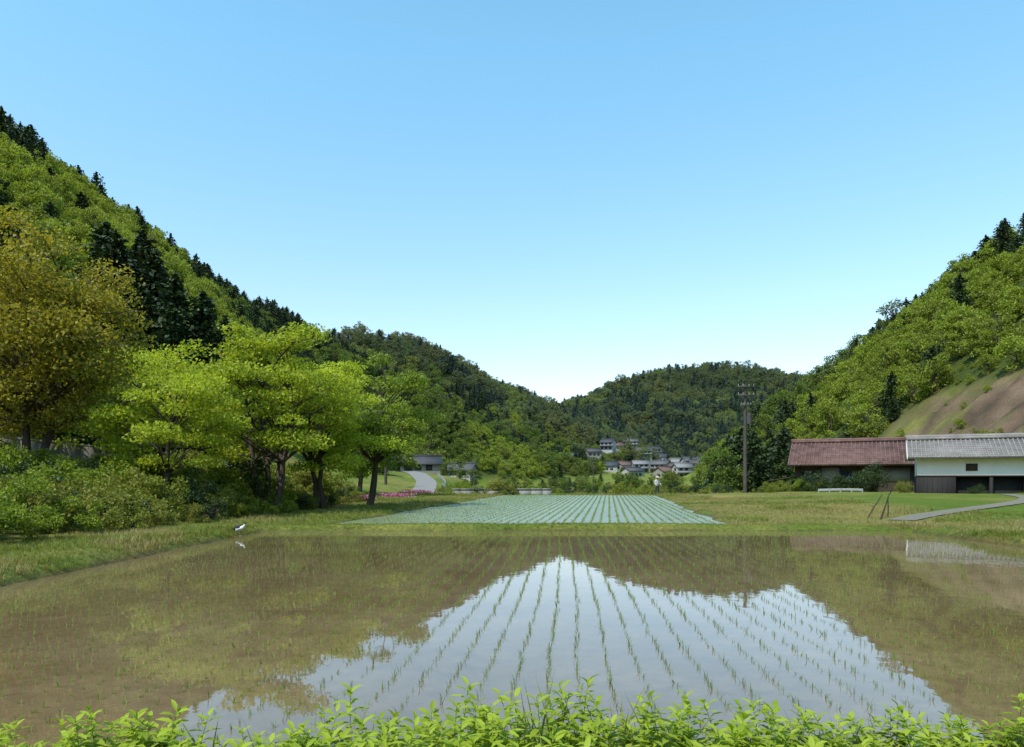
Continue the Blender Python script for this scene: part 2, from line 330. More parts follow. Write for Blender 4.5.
def grow(x0,x1,y0,y1,st,size,side):
    gx,gy=jitter_grid(x0,x1,y0,y1,st); h,f=hill(gx,gy); k=(h>2.0)&(np.abs(gx)<1.15*gy+70)
    if side=='R': k&=~((cutmask(gx,gy)>0.3)&(R.uniform(size=gx.size)<0.97))
    if side=='L': k&=(gx<-34)|(gy>75)
    if side=='R': k&=(gx>41)
    gx,gy,h,f=gx[k],gy[k],h[k],f[k]; z=H(gx,gy)
    n1=vnoise(gx,gy,38,61)*0.6+vnoise(gx,gy,13,62)*0.4; n2=vnoise(gx,gy,30,63); n3=vnoise(gx,gy,22,64); u=R.uniform(size=len(gx))
    for x,y,zz,ff,a,b,c3,uu in zip(gx,gy,z,f,n1,n2,n3,u):
        if side=='L':
            if ff>0.78+0.16*(c3-0.5): pc=0.85
            elif y<190: pc=0.03 if a<0.62 else 0.35
            else: pc=0.7 if a>0.52 else 0.1
            kind='con' if uu<pc else ('light' if (y<210 and b>0.15) or b>0.58 else ('mid' if b>0.25 else 'olive'))
        elif side=='R':
            pc=0.85 if ff>0.82+0.1*(c3-0.5) or (y>165 and a>0.45) else 0.03
            if y>120 and ff<0.25: pc=0.6
            kind='con' if uu<pc else ('light' if b>0.3 or y<120 else 'mid')
        else:
            pc=0.8 if a>0.5 else 0.1
            if side=='C': pc=0.65 if a>0.51 else 0.08
            kind='con' if uu<pc else ('olive' if b>0.66 else ('mid' if b>0.38 else 'light'))
        s=size*R.uniform(0.6,1.25)
        if kind=='con': s*=0.9
        far=NV if (y>390+R.uniform(-40,40)) else 0
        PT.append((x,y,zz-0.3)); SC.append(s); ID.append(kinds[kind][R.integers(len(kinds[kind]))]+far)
grow(-200,-30,5,400,3.5,0.78,'L'); grow(-60,60,230,400,4.0,0.72,'M')
grow(40,140,0,335,2.9,0.62,'R')
grow(-260,190,400,740,5.3,0.95,'M'); grow(-60,560,560,900,7.0,1.2,'C')
PT=np.array(PT);SC=np.array(SC)
sites=[]
for u,Yv in [(560,350),(588,380),(604,340),(612,420),(622,370),(630,310),(636,430),(642,385),(650,340),(655,450),(660,405),(668,325),(672,370),(680,400),(686,340),(693,370),(622,455),(664,290),(690,300),(676,430),(634,345),(600,400),(678,285),(696,320),(668,450),(648,470)]:
    sites.append(((u-512)/740*Yv,Yv))
SA=np.array(sites)
keep=np.array([not np.any((np.abs(x-SA[:,0]-4)<6)&(y-SA[:,1]<8)&(y-SA[:,1]>-14)) for x,y,_ in PT])
ID=np.array(ID)[keep]; PT=PT[keep]; SC=SC[keep]
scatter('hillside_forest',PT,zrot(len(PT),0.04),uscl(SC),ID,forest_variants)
# valley floor woods
PT=[];SC=[];ID=[]
def put(x,y,kind,s):
    for sx_,sy_ in sites:
        if abs(x-sx_-4)<8 and abs(y-sy_-3)<9: return
        if s>0.4 and abs(x-sx_-4)<7 and -45<y-sy_<0: s*=0.6
    PT.append((x,y,Hs(x,y)-0.2)); SC.append(s); ID.append(kinds[kind][random.randrange(len(kinds[kind]))])
for i in range(130):
    y=random.uniform(92,240); x=y*random.uniform(0.275,0.375); put(x,y,'con' if random.random()<0.6 else 'mid',random.uniform(0.45,0.9))
for i in range(90):
    y=random.uniform(100,290); x=-y*0.085+random.uniform(-26,6); 
    if -26<x<-6 and 130<y<160: continue
    if -17<x<-7 and y<130: continue
    put(x,y,random.choice(['mid','mid','con','olive','light']),random.uniform(0.5,1.0))
for i in range(230):
    y=random.uniform(150,520); x=random.uniform(-0.02,0.27)*y; put(x,y,random.choice(['mid','olive','light','con','mid']),random.uniform(0.22,0.55))
for i in range(40):
    y=random.uniform(105,170); x=random.uniform(-0.06,0.20)*y; put(x,y,random.choice(['mid','olive','light']),random.uniform(0.12,0.26))
for i in range(46):
    x=random.uniform(-52,-30); y=random.uniform(30,70); put(x,y,random.choice(['mid','light','olive']),random.uniform(0.8,1.1))
for i in range(60):
    y=random.uniform(60,92); put(38+random.uniform(0,22),y,'light',random.uniform(0.08,0.22))
for x,y,s in((-17.5,128,0.35),(-20.5,127,0.5),(-23.5,128,0.7),(-11.5,130,0.35),(-9,128,0.4),(-6.5,120,0.4)): put(x,y,'mid',s)
scatter('valley_trees',np.array(PT),zrot(len(PT),0.04),uscl(SC),ID,forest_variants)

# individual near trees
def T(name,x,y,h,cr,leaf,**k):
    me=tree_mesh(name,h-Hs(x,y),cr,k.pop('n',46),k.pop('lpc',360),k.pop('L',0.14),[bark,leaf],**k); add_obj(name,me,(x,y,Hs(x,y)))
T('bronze_maple_tree',-16.6,26,10.0,3.3,f_bronze,n=76,lpc=420,crown0=0.2,seed=1,sub=2,trunks=2,flat=0.45)
T('bronze_maple_tree',-21.6,30,11.4,3.8,f_bronze,n=64,lpc=360,crown0=0.15,seed=2,sub=2,flat=0.45)
T('maple_tree',-11.6,25,5.5,2.3,f_bright,n=38,lpc=320,crown0=0.2,seed=3,sub=3,flat=0.3,L=0.12,pad=0.75)
T('maple_tree',-9.4,29,7.3,3.2,f_bright,n=60,lpc=360,crown0=0.2,seed=4,sub=3,trunks=4,flat=0.35,pad=0.9)
T('maple_tree',-8.6,33.5,7.2,2.6,f_bright,n=46,lpc=350,crown0=0.2,seed=5,sub=2,trunks=2,flat=0.35)
T('cherry_tree',-7.2,37,7.6,2.6,f_green,n=44,lpc=330,crown0=0.25,seed=6,sub=2,flat=0.4,lean=(0.9,0))
T('maple_tree',-15.5,33,7.6,3.0,f_bright,n=44,lpc=260,crown0=0.2,seed=7,sub=1,flat=0.4)
T('oak_tree',-24,44,10.0,4.0,f_light,n=60,lpc=220,crown0=0.15,seed=8,L=0.2)
T('oak_tree',-16.5,46,8.6,3.4,f_green,n=50,lpc=220,crown0=0.15,seed=9,L=0.18)
T('oak_tree',-11.5,56,8.0,3.2,f_green,n=44,lpc=200,crown0=0.1,seed=10,L=0.2)
cm1=conifer_mesh('cedar',15,3.2,[bark,f_con],seed=90,L=0.42,lev=50,per=22,seg=8,pw=0.6)
cm2=conifer_mesh('cedar',15,2.9,[bark,f_con],seed=91,L=0.42,lev=50,per=22,seg=8,pw=0.52)
for i,(x,y,s) in enumerate([(-30.5,57,1.16),(-28,58,1.16),(-26,57,1.04),(-24.2,58,0.98),(-22.4,58,0.86),(-33,60,1.15),(-27,54,0.92),(-24.8,54,0.85),(-29.3,53,0.95),(-21,60,0.72),(-31,62,1.25),(-40,55,1.15)]):
    add_obj('cedar_tree',cm1 if i%2 else cm2,(x,y,Hs(x,y)-0.2),i*1.3,s)

# shrubs
shr=[tree_mesh('shrub_%d'%s,1.5,1.0,16,110,0.11,[bark,f_shrub],0.0,0.7,seed=70+s,trunks=3,thick=0.6) for s in range(3)]
shr+=[tree_mesh('shrub_dk_%d'%s,1.5,1.0,16,110,0.11,[bark,f_dkshrub],0.0,0.7,seed=75+s,trunks=3,thick=0.6) for s in range(1)]
shr+=[tree_mesh('shrub_y_%d'%s,1.4,0.9,16,110,0.10,[bark,f_green],0.0,0.7,seed=78+s,trunks=3,thick=0.6) for s in range(1)]
gx,gy=jitter_grid(-24,-8,8,46,0.9); e=-9.3-0.25*np.sin(gy*1.3)-0.5*vnoise(gx,gy,3,91)+np.interp(gy,[8,24,34,46],[0,0.2,1.4,1.0]); k=gx<e; gx,gy=gx[k],gy[k]
k=~((gy>20)&(gx<-20.0)); gx,gy=gx[k],gy[k]
gz=H(gx,gy); s=0.42+0.8*vnoise(gx,gy,3,92)*R.uniform(0.65,1.3,len(gx))
s*=np.interp(-gx-9.3,[0,1.2],[0.5,1.0])
vid=np.where(R.uniform(size=len(gx))<0.14,3,np.where(vnoise(gx,gy,5,93)>0.62,4,R.integers(0,3,len(gx))))
scatter('undergrowth_shrubs',np.stack([gx,gy,gz-0.08],1),zrot(len(gx)),uscl(s),vid,shr)
q=[]
for i in range(200):
    y=random.uniform(70,135); x=random.uniform(-0.10,0.29)*y
    if vnoise(x,y,11,140)<0.46: continue
    if -14<x<-7: continue
    q.append((x,y,random.uniform(0.4,1.3)))
for i in range(26): 
    t=random.random(); q.append((20.5+9*t,62.5-5.5*t+random.uniform(-1,1),random.uniform(0.3,0.75)))
for i in range(16): q.append((random.uniform(15.5,20),random.uniform(62,68),random.uniform(0.3,0.7)))
q=np.array(q); qz=H(q[:,0],q[:,1])
scatter('valley_bushes',np.c_[q[:,:2],qz-0.1],zrot(len(q)),uscl(q[:,2]),R.choice([0,1,2,3,4,3],len(q)),shr)

# ------------------------------------------------------------ grass, rice, weeds
def tuft_mesh(name,n,h,spread,w,mat,lean=0.5,seed=0,rad0=0.02):
    rg=np.random.default_rng(seed); V=[];F=[]
    for i in range(n):
        a=rg.uniform(0,6.28); r=rad0*rg.uniform(0,1); b=np.array([math.cos(a)*r,math.sin(a)*r,-0.02]); a2=a+rg.normal(0,.6); d=np.array([math.cos(a2),math.sin(a2),0])
        hh=h*rg.uniform(0.6,1.1); l=spread*rg.uniform(0.2,1)*lean; u=np.array([-d[1],d[0],0])*w/2; m=b+d*l*0.3+np.array([0,0,hh*0.6]); t=b+d*l+np.array([0,0,hh*rg.uniform(0.85,1.0)])
        k=len(V); V+=[b-u,b+u,m+u*0.9,m-u*0.9,t]; F+=[(k,k+1,k+2),(k,k+2,k+3),(k+3,k+2,k+4)]
    return build_mesh(name,V,[(F,0)],[mat])
f_rice=foliage('rice_blades',(0.14,0.22,0.035),(0.26,0.35,0.065),0.4)
f_rice2=foliage('rice_blades_far',(0.18,0.28,0.055),(0.30,0.40,0.10),0.4)
f_grass=foliage('grass_blades',(0.13,0.185,0.024),(0.26,0.33,0.05),0.38,(0.29,0.27,0.07))
f_dry=foliage('dry_grass_blades',(0.26,0.21,0.07),(0.44,0.36,0.15),0.3)
f_weed=foliage('weed_leaves',(0.26,0.35,0.022),(0.47,0.55,0.055),0.44)
rice=[tuft_mesh('rice_%d'%s,5,0.098,0.09,0.0052,f_rice,0.6,seed=s,rad0=0.012) for s in range(5)]
rice2=[tuft_mesh('riceb_%d'%s,8,0.11,0.11,0.008,f_rice2,0.7,seed=s,rad0=0.03) for s in range(5)]
gr=[tuft_mesh('grass_%d'%s,26,0.13,0.16,0.007,f_grass,0.8,seed=10+s,rad0=0.09) for s in range(4)]+[tuft_mesh('grass_d%d'%s,22,0.14,0.16,0.006,f_dry,0.8,seed=20+s,rad0=0.08) for s in range(2)]
sl=52/740
pts=[]
for r in np.arange(-9.5,12,0.235):
    yy=np.arange(3.3,21,0.125)+R.uniform(0,0.125); wob=(vnoise(yy,np.full_like(yy,r),3.0,55)-0.5)*0.05
    xx=r+sl*yy+wob+R.normal(0,0.008,len(yy)); yy=yy+R.normal(0,0.015,len(yy))
    k=(sd_pond(xx,yy)<-0.35)&(R.uniform(size=len(xx))>0.035); pts.append(np.stack([xx[k],yy[k]],1))
pts=np.concatenate(pts); n=len(pts)
scatter('rice_seedlings',np.c_[pts,np.full(n,-0.01)],zrot(n,0.12),uscl(R.uniform(0.6,1.1,n)),R.integers(0,5,n),rice)
pts=[]
for r in np.arange(-5.5,6.5,0.30):
    yy=np.arange(22,62,0.2)+R.uniform(0,0.2); xx=f2x(r,yy)+R.normal(0,0.015,len(yy)); k=sd_f2(xx,yy)<-0.25; pts.append(np.stack([xx[k],yy[k]],1))
pts=np.concatenate(pts); n=len(pts)
scatter('rice_seedlings',np.c_[pts,np.full(n,0.03)],zrot(n,0.12),uscl(R.uniform(0.8,1.2,n)),R.integers(0,5,n),rice2)
# bank grass
GX=[];GY=[];GS=[]
def gpatch(x0,x1,y0,y1,st,s,smin=0.12,smax=9):
    gx,gy=jitter_grid(x0,x1,y0,y1,st); a=sd_pond(gx,gy); b=sd_f2(gx,gy); k=(a>smin)&(b>0.12)&(np.minimum(a,b)<smax)
    dp=np.full(gx.shape,9.0)
    for qx,qy in path[0]: dp=np.minimum(dp,np.hypot(gx-qx,gy-qy))
    for qx,qy in road[0]: dp=np.minimum(dp,np.hypot(gx-qx,gy-qy)-1.2)
    k&=dp>0.7
    GX.append(gx[k]);GY.append(gy[k]);GS.append(np.full(k.sum(),s))
gpatch(-9.8,-6.6,5,20.8,0.14,0.95); gpatch(-10,12.5,20.7,22.6,0.11,0.42); gpatch(10.8,16,12,22,0.16,0.9)
gpatch(12,34,21.5,50,0.30,1.0); gpatch(5,14,22.6,62,0.26,0.9); gpatch(-13,0,22.6,66,0.27,1.1); gpatch(-6,6,0.8,3.5,0.12,1.0)
gpatch(-10,40,60,90,0.5,1.9)
gx=np.concatenate(GX);gy=np.concatenate(GY);gs=np.concatenate(GS)*(0.4+1.1*vnoise(gx,gy,1.6,95))*R.uniform(0.6,1.3,len(gx)); gz=H(gx,gy)
drn=vnoise(gx,gy,4,96)*0.5+vnoise(gx,gy,1.1,97)*0.5+0.18*((gx-0.131*(gy-22)>6)&(gy>21)&(gx<20))-0.15*((gx>16)&(gy<38))
vid=np.where(drn>0.58,4+R.integers(0,2,len(gx)),R.integers(0,4,len(gx)))
scatter('bank_grass',np.stack([gx,gy,gz],1),zrot(len(gx),0.1),uscl(gs),vid,gr)
# foreground weeds
def weed_mesh(name,h,mat,seed):
    rg=np.random.default_rng(seed); mb=MB(); bend=rg.normal(0,0.05,2); P=np.array([(bend[0]*t*t,bend[1]*t*t,h*t) for t in np.linspace(0,1,6)]); mb.tube(P,np.linspace(0.003,0.0012,6),5,0,False)
    nl=int(26*h/0.4); V=[];F=[]
    for i in range(nl):
        t=0.12+0.88*(i/nl)**0.8; a=i*2.4+rg.normal(0,.25); c=np.array([bend[0]*t*t,bend[1]*t*t,h*t]); up=0.15+0.8*max(0,(t-0.75)/0.25)+rg.normal(0,.15)
        d=np.array([math.cos(a),math.sin(a),up]); d/=np.linalg.norm(d); L=(0.115-0.045*t)*rg.uniform(0.8,1.25); w=L*rg.uniform(0.28,0.38); u=np.cross(d,(0,0,1)); u/=np.linalg.norm(u); nn=np.cross(u,d)
        m1=c+d*L*0.35; m2=c+d*L*0.7; tip=c+d*L-np.array([0,0,L*0.22]); k=len(V)
        V+=[c,m1+u*w*0.5+nn*w*0.18,m1,m1-u*w*0.5+nn*w*0.18,m2+u*w*0.38+nn*w*0.1-np.array([0,0,L*0.07]),m2-np.array([0,0,L*0.09]),m2-u*w*0.38+nn*w*0.1-np.array([0,0,L*0.07]),tip]
        F+=[(k,k+1,k+2),(k,k+2,k+3),(k+4,k+7,k+5),(k+5,k+7,k+6)]
        mb.P.setdefault((4,0),[]).append(np.array([(k+1,k+4,k+5,k+2),(k+2,k+5,k+6,k+3)])+mb.n) 
    mb.P.setdefault((3,0),[]).append(np.array(F)+mb.n); mb.V.append(np.array(V)); mb.n+=len(V)
    return mb.mesh(name,[mat])
wv=[weed_mesh('weed_%d'%s,0.30+0.04*s,f_weed,s) for s in range(6)]
wv+=[tuft_mesh('weed_blade_%d'%s,5,0.34,0.25,0.009,f_grass,0.8,seed=60+s,rad0=0.03) for s in range(2)]
gx,gy=jitter_grid(-3.4,3.6,1.9,3.2,0.058); hgt=np.interp(gx,[-3.4,-1.6,-0.9,-0.5,0.1,0.6,0.9,1.2,2.2,3.6],[0.60,0.62,0.66,0.80,0.82,0.74,0.76,0.64,0.60,0.62])*R.uniform(0.5,1.14,len(gx))*(0.82+0.36*vnoise(gx,gy,0.35,201))
vid=np.where(R.uniform(size=len(gx))<0.08,6+R.integers(0,2,len(gx)),R.integers(0,6,len(gx))); hgt=np.where(vid>5,hgt*1.5,hgt)
scatter('bank_weeds',np.stack([gx,gy,H(gx,gy)-0.02],1),zrot(len(gx),0.15),np.stack([hgt**0.45,hgt**0.45,hgt],1),vid,wv)

# ------------------------------------------------------------ road, path, walls
def strip(name,Q,z,w,mat,lift=0.03):
    d=np.gradient(Q,axis=0); d/=np.hypot(d[:,0],d[:,1])[:,None]; nrm=np.stack([-d[:,1],d[:,0]],1)
    n=len(Q); V=np.concatenate([np.c_[Q+nrm*w,z+lift],np.c_[Q-nrm*w,z+lift]]); F=[(i,i+n,i+n+1,i+1) for i in range(n-1)]
    add_obj(name,build_mesh(name,V,[(F,0)],[mat]))
asph=solid('road_asphalt',(0.17,0.165,0.155),(0.23,0.22,0.205),2,0.9,0.2); conc=solid('concrete',(0.17,0.165,0.15),(0.28,0.27,0.25),1.5,0.9,0.3); gravel=solid('gravel',(0.13,0.12,0.095),(0.22,0.20,0.16),8,0.95,0.6)
strip('road',road[0],road[1],1.3,asph,0.06); strip('gravel_path',path[0],path[1],0.42,gravel,0.03)
galv=solid('galvanised_steel',(0.35,0.36,0.36),(0.48,0.49,0.49),5,0.5,0,metal=0.6)
def wallpoly(name,P,h,t,mat,z=None):
    mb=MB(); Q=resample(np.array(P,float),1.5); zz=H(Q[:,0],Q[:,1]) if z is None else np.full(len(Q),z)
    for i in range(len(Q)-1):
        a,b=Q[i],Q[i+1]; d=(b-a)/np.linalg.norm(b-a); n=np.array([-d[1],d[0]])*t/2
        for hh0,hh1,ex in((-0.6,h,1),(h+0.002,h+0.12,1.35)):
            V=[(*(a-n*ex),zz[i]+hh0),(*(a+n*ex),zz[i]+hh0),(*(b+n*ex),zz[i+1]+hh0),(*(b-n*ex),zz[i+1]+hh0),(*(a-n*ex),zz[i]+hh1),(*(a+n*ex),zz[i]+hh1),(*(b+n*ex),zz[i+1]+hh1),(*(b-n*ex),zz[i+1]+hh1)]
            mb.add(V,[(0,1,2,3),(7,6,5,4),(0,4,5,1),(1,5,6,2),(2,6,7,3),(3,7,4,0)])
    add_obj(name,mb.mesh(name,[mat]))
wallpoly('stone_retaining_wall',[(-27.5,15),(-27.5,30),(-25.5,44),(-20,56)],1.5,0.4,conc)
wallpoly('concrete_bridge_parapet',[(-7,75),(-2,75.5),(6,76.5)],0.65,0.3,conc,-0.35)
def guardrail(name,P,h=0.75,step=2.0):
    mb=MB(); Q=resample(np.array(P,float),step); z=H(Q[:,0],Q[:,1])
    for i in range(len(Q)): mb.tube([(Q[i,0],Q[i,1],z[i]-0.2),(Q[i,0],Q[i,1],z[i]+h)],[0.05,0.05],8)
    for hh in(0.62,0.42): mb.tube([(x,y,zz+hh*h/0.75) for (x,y),zz in zip(Q,z)],[0.045]*len(Q),6)
    add_obj(name,mb.mesh(name,[galv],True))
guardrail('road_guardrail',[(-21.5,22),(-19.4,43),(-14,56)]); guardrail('pipe_rail',[(21.2,54),(26.6,53)],0.3,1.3)
guardrail('road_guardrail',[(-7.6,78),(-7.9,90),(-10.5,104)])

# ------------------------------------------------------------ buildings
wood=solid('dark_timber',(0.035,0.026,0.02),(0.075,0.055,0.04),3,0.85,0.3,vs=(6,6,0.5)); plaster=solid('white_plaster',(0.70,0.64,0.61),(0.82,0.77,0.74),0.8,0.9)
redtile=solid('weathered_red_roof',(0.085,0.042,0.036),(0.19,0.115,0.10),1.2,0.8,0.3); grtile=solid('grey_roof_tiles',(0.16,0.145,0.135),(0.27,0.25,0.235),1.5,0.75,0.3)
glass=solid('window_glass',(0.02,0.025,0.03),(0.05,0.06,0.065),1,0.15); black=solid('tarred_boards',(0.012,0.012,0.012),(0.03,0.028,0.026),3,0.8,0.3,vs=(8,8,0.5)); cream=solid('cream_wall',(0.20,0.18,0.155),(0.29,0.265,0.23),1,0.9); greyw=solid('grey_wall',(0.29,0.28,0.27),(0.40,0.39,0.37),1,0.9)
def part(nm,mb,mats,par): return add_obj(nm,mb.mesh(nm,mats),parent=par)
def gable_roof(mb,x0,x1,y0,y1,ze,zr,oh=0.6,t=0.12,rib=0.3,mi=0,mi2=1,ohx=0.5):
    ym=(y0+y1)/2; s=(zr-ze)/(ym-y0); xa,xb=x0-ohx,x1+ohx; yf,yb=y0-oh,y1+oh; zl=ze-s*oh
    mb.slab((xa,yf,zl),(xb,yf,zl),(xb,ym,zr),(xa,ym,zr),t,mi); mb.slab((xb,yb,zl),(xa,yb,zl),(xa,ym,zr),(xb,ym,zr),t,mi)
    nr=int((xb-xa)/rib)
    for i in range(nr+1):
        x=xa+0.04+(xb-xa-0.08)*i/nr
        for ye in(yf,yb): mb.tube([(x,ye,zl+0.01),(x,ym,zr+0.01)],[0.055,0.055],6,mi)
    ncs=int((ym-yf)/0.35)
    for i in range(ncs):
        f=i/ncs; y=yf+(ym-yf)*f; z=zl+(zr-zl)*f; mb.box(xa,xb,y-0.01,y+0.03,z,z+0.045,mi); 
    mb.box(xa-0.02,xb+0.02,ym-0.17,ym+0.17,zr-0.02,zr+0.2,mi); mb.tube([(xa-0.06,ym,zr+0.24),(xb+0.06,ym,zr+0.24)],[0.12,0.12],8,mi)
    for x in(xa-0.025,xb+0.025):
        for ye in(yf,yb):
            V=[(x-0.02,ye,zl-0.22),(x+0.02,ye,zl-0.22),(x+0.02,ye,zl+0.03),(x-0.02,ye,zl+0.03),(x-0.02,ym,zr-0.22),(x+0.02,ym,zr-0.22),(x+0.02,ym,zr+0.03),(x-0.02,ym,zr+0.03)]
            mb.add(V,[(0,1,2,3),(7,6,5,4),(0,4,5,1),(1,5,6,2),(2,6,7,3),(3,7,4,0)],mi2)
def walls(mb,x0,x1,y0,y1,z0,ze,zr,mi=0):
    ym=(y0+y1)/2; V=[(x0,y0,z0),(x1,y0,z0),(x1,y1,z0),(x0,y1,z0),(x0,y0,ze),(x1,y0,ze),(x1,y1,ze),(x0,y1,ze),(x0,ym,zr),(x1,ym,zr)]
    mb.add(V,[(0,1,5,4),(2,3,7,6)],mi); mb.add(V,[(1,2,6,9,5),(3,0,4,8,7)],mi)
# storehouse
e=bpy.data.objects.new('white_storehouse',None); scene.collection.objects.link(e); e.location=(29.0,53,0.0); e.rotation_euler=(0,0,rad(-27))
W=6.6
mb=MB(); walls(mb,0,W,0,5.0,1.62,3.25,4.25); part('plaster_walls',mb,[plaster],e)
mb=MB(); mb.box(-0.03,2.4,-0.03,5.03,-0.9,1.61); mb.box(2.45,W+0.03,0.6,5.03,-0.9,1.61); mb.box(4.4,4.6,-0.03,0.57,-0.9,1.61); mb.box(W-0.2,W+0.03,-0.03,0.57,-0.9,1.61)
for i in range(8): mb.box(0.05+i*0.3,0.08+i*0.3,-0.05,-0.028,-0.2,1.6)
part('tarred_board_walls',mb,[black],e)
mb=MB(); gable_roof(mb,0,W,0,5.0,3.28,4.33,oh=0.8,ohx=0.6,rib=0.28); part('tiled_roof',mb,[grtile,plaster],e)
mb=MB(); mb.box(-0.06,W+0.06,-0.06,-0.031,1.60,1.70); mb.box(3.0,3.7,-0.05,-0.01,2.0,2.5); part('timber_trim',mb,[wood],e)
# farmhouse
e=bpy.data.objects.new('farmhouse',None); scene.collection.objects.link(e); e.location=(24.6,65.5,-0.1); e.rotation_euler=(0,0,rad(-25))
mb=MB(); walls(mb,0.4,9.8,0,7.2,-0.9,3.15,4.8); part('timber_walls',mb,[wood],e)
mb=MB(); gable_roof(mb,0.4,9.8,0,7.2,3.2,4.85,oh=1.0,ohx=0.5,rib=0.33); part('red_roof',mb,[redtile,wood],e)
mb=MB()
for a,b in((1.0,2.3),(4.2,5.4),(5.6,6.8)): mb.box(a,b,-0.05,-0.003,0.8,2.15)
part('windows',mb,[glass],e)
mb=MB(); mb.box(2.6,4.0,-0.03,-0.003,1.1,2.5); mb.box(7.1,9.4,-0.03,-0.003,1.3,2.5); part('plaster_panels',mb,[cream],e)
mb=MB()
for x in(0.9,2.4,4.1,5.5,6.9,9.5): mb.box(x-0.06,x+0.06,-0.1,-0.032,-0.3,2.7)
mb.box(-1.6,0.2,0.5,4.0,-0.9,1.3); mb.slab((-2.0,0.1,1.35),(0.36,0.1,1.75),(0.36,4.3,1.75),(-2.0,4.3,1.35),0.08); part('posts_and_lean_to',mb,[wood],e)
# village houses
vroofs=[solid('vroof_%d'%i,[c*0.7 for c in col],col,0.7,0.7) for i,col in enumerate([(0.08,0.08,0.085),(0.12,0.12,0.125),(0.15,0.09,0.08),(0.06,0.068,0.08),(0.22,0.22,0.225)])]
def vhouse(x,y,w,d,h,rot,ri,two=False):
    mb=MB(); ze=h; zr=h+d*0.24; walls(mb,0,w,0,d,-1.5,ze,zr,0); ym=d/2; oh=0.6; s=(zr-ze)/ym; zl=ze-s*oh+0.06; zr2=zr+0.06
    mb.slab((-0.5,-oh,zl),(w+0.5,-oh,zl),(w+0.5,ym,zr2),(-0.5,ym,zr2),0.15,1); mb.slab((w+0.5,d+oh,zl),(-0.5,d+oh,zl),(-0.5,ym,zr2),(w+0.5,ym,zr2),0.15,1)
    mb.box(-0.55,w+0.55,ym-0.15,ym+0.15,zr2-0.05,zr2+0.25,1)
    lv=[0.8] if h<4 else [0.8,3.2]
    for z in lv:
        for k in range(int(w/2.2)): mb.box(0.6+k*2.2,1.9+k*2.2,-0.05,-0.004,z,z+1.1,2)
        mb.box(-0.04,-0.004,d*0.3,d*0.6,z,z+1.1,2)
    if h>4: mb.slab((-0.3,-1.4,2.5),(w+0.3,-1.4,2.5),(w+0.3,-0.06,2.9),(-0.3,-0.06,2.9),0.12,1)
    add_obj('village_house',mb.mesh('village_house',[cream if random.random()<0.5 else greyw,vroofs[ri],glass]),(x,y,Hs(x,y)-0.2),rot)
random.seed(12)
for x,y in sites: vhouse(x,y,random.uniform(6,9.5),random.uniform(5.5,7.5),random.choice([2.8,3.0,4.6]),rad(random.uniform(-35,35)),random.choice([0,1,3,4,0,1,2]))
vhouse(-22.5,150,8,6,2.3,rad(10),0); vhouse(-13.5,154,5,5,2.1,rad(-15),1)
# ------------------------------------------------------------ utility poles
polem=solid('concrete_pole',(0.05,0.042,0.035),(0.09,0.078,0.066),2,0.85); steel=solid('dark_steel',(0.04,0.04,0.04),(0.08,0.08,0.08),3,0.6); cer=solid('ceramic',(0.2,0.2,0.19),(0.3,0.3,0.28),3,0.3)
def pole(x,y,h,arms=True,rot=0.0):
    z=Hs(x,y); e=bpy.data.objects.new('utility_pole',None); scene.collection.objects.link(e); e.location=(x,y,z); e.rotation_euler=(0,0,rot)
    mb=MB(); mb.tube([(0,0,-0.4),(0,0,h)],[0.17,0.11],12); part('pole_shaft',mb,[polem],e)
    mb=MB(); ins=MB()
    for zz,w in((h-0.2,0.75),(h-0.9,0.75),(h-1.7,0.5)):
        mb.box(-w,w,-0.2,-0.125,zz-0.05,zz+0.05)
        for xx in(-w+0.08,-w*0.35,w*0.35,w-0.08): ins.tube([(xx,-0.16,zz+0.05),(xx,-0.16,zz+0.14),(xx,-0.16,zz+0.22)],[0.025,0.04,0.03],8)
    mb.tube([(0.32,-0.05,h-3.2),(0.32,-0.05,h-2.3)],[0.22,0.22],12); mb.box(0.1,0.3,-0.1,0.0,h-2.9,h-2.6)
    for k in range(10): s=1 if k%2 else -1; mb.tube([(0,0,1.6+k*0.45),(s*0.3,0,1.6+k*0.45)],[0.012,0.012],5)
    part('crossarms_and_transformer',mb,[steel],e); part('insulators',ins,[cer],e); return z+h
zt=pole(18.9,60,9.0,rot=0.2); zt2=pole(33.5,108,9.0,rot=0.2); zt3=pole(22,200,9,rot=0.2); zt4=pole(31,300,9,rot=0.2); pole(-14.5,85,7)
mb=MB()
for (a,b) in (((18.9,60,zt-0.05),(33.5,108,zt2-0.05)),):
    for o in(-0.6,0.0,0.6):
        P=[np.array(a)*(1-t)+np.array(b)*t+np.array([o,0,-4*1.0*t*(1-t)]) for t in np.linspace(0,1,14)]; mb.tube(P,[0.014]*14,4,0,False)
P=[np.array((18.9,60,zt-2.2))*(1-t)+np.array((26,66,3.4))*t+np.array([0,0,-0.8*t*(1-t)]) for t in np.linspace(0,1,9)]; mb.tube(P,[0.014]*9,4,0,False)
add_obj('power_lines',mb.mesh('power_lines',[steel]))
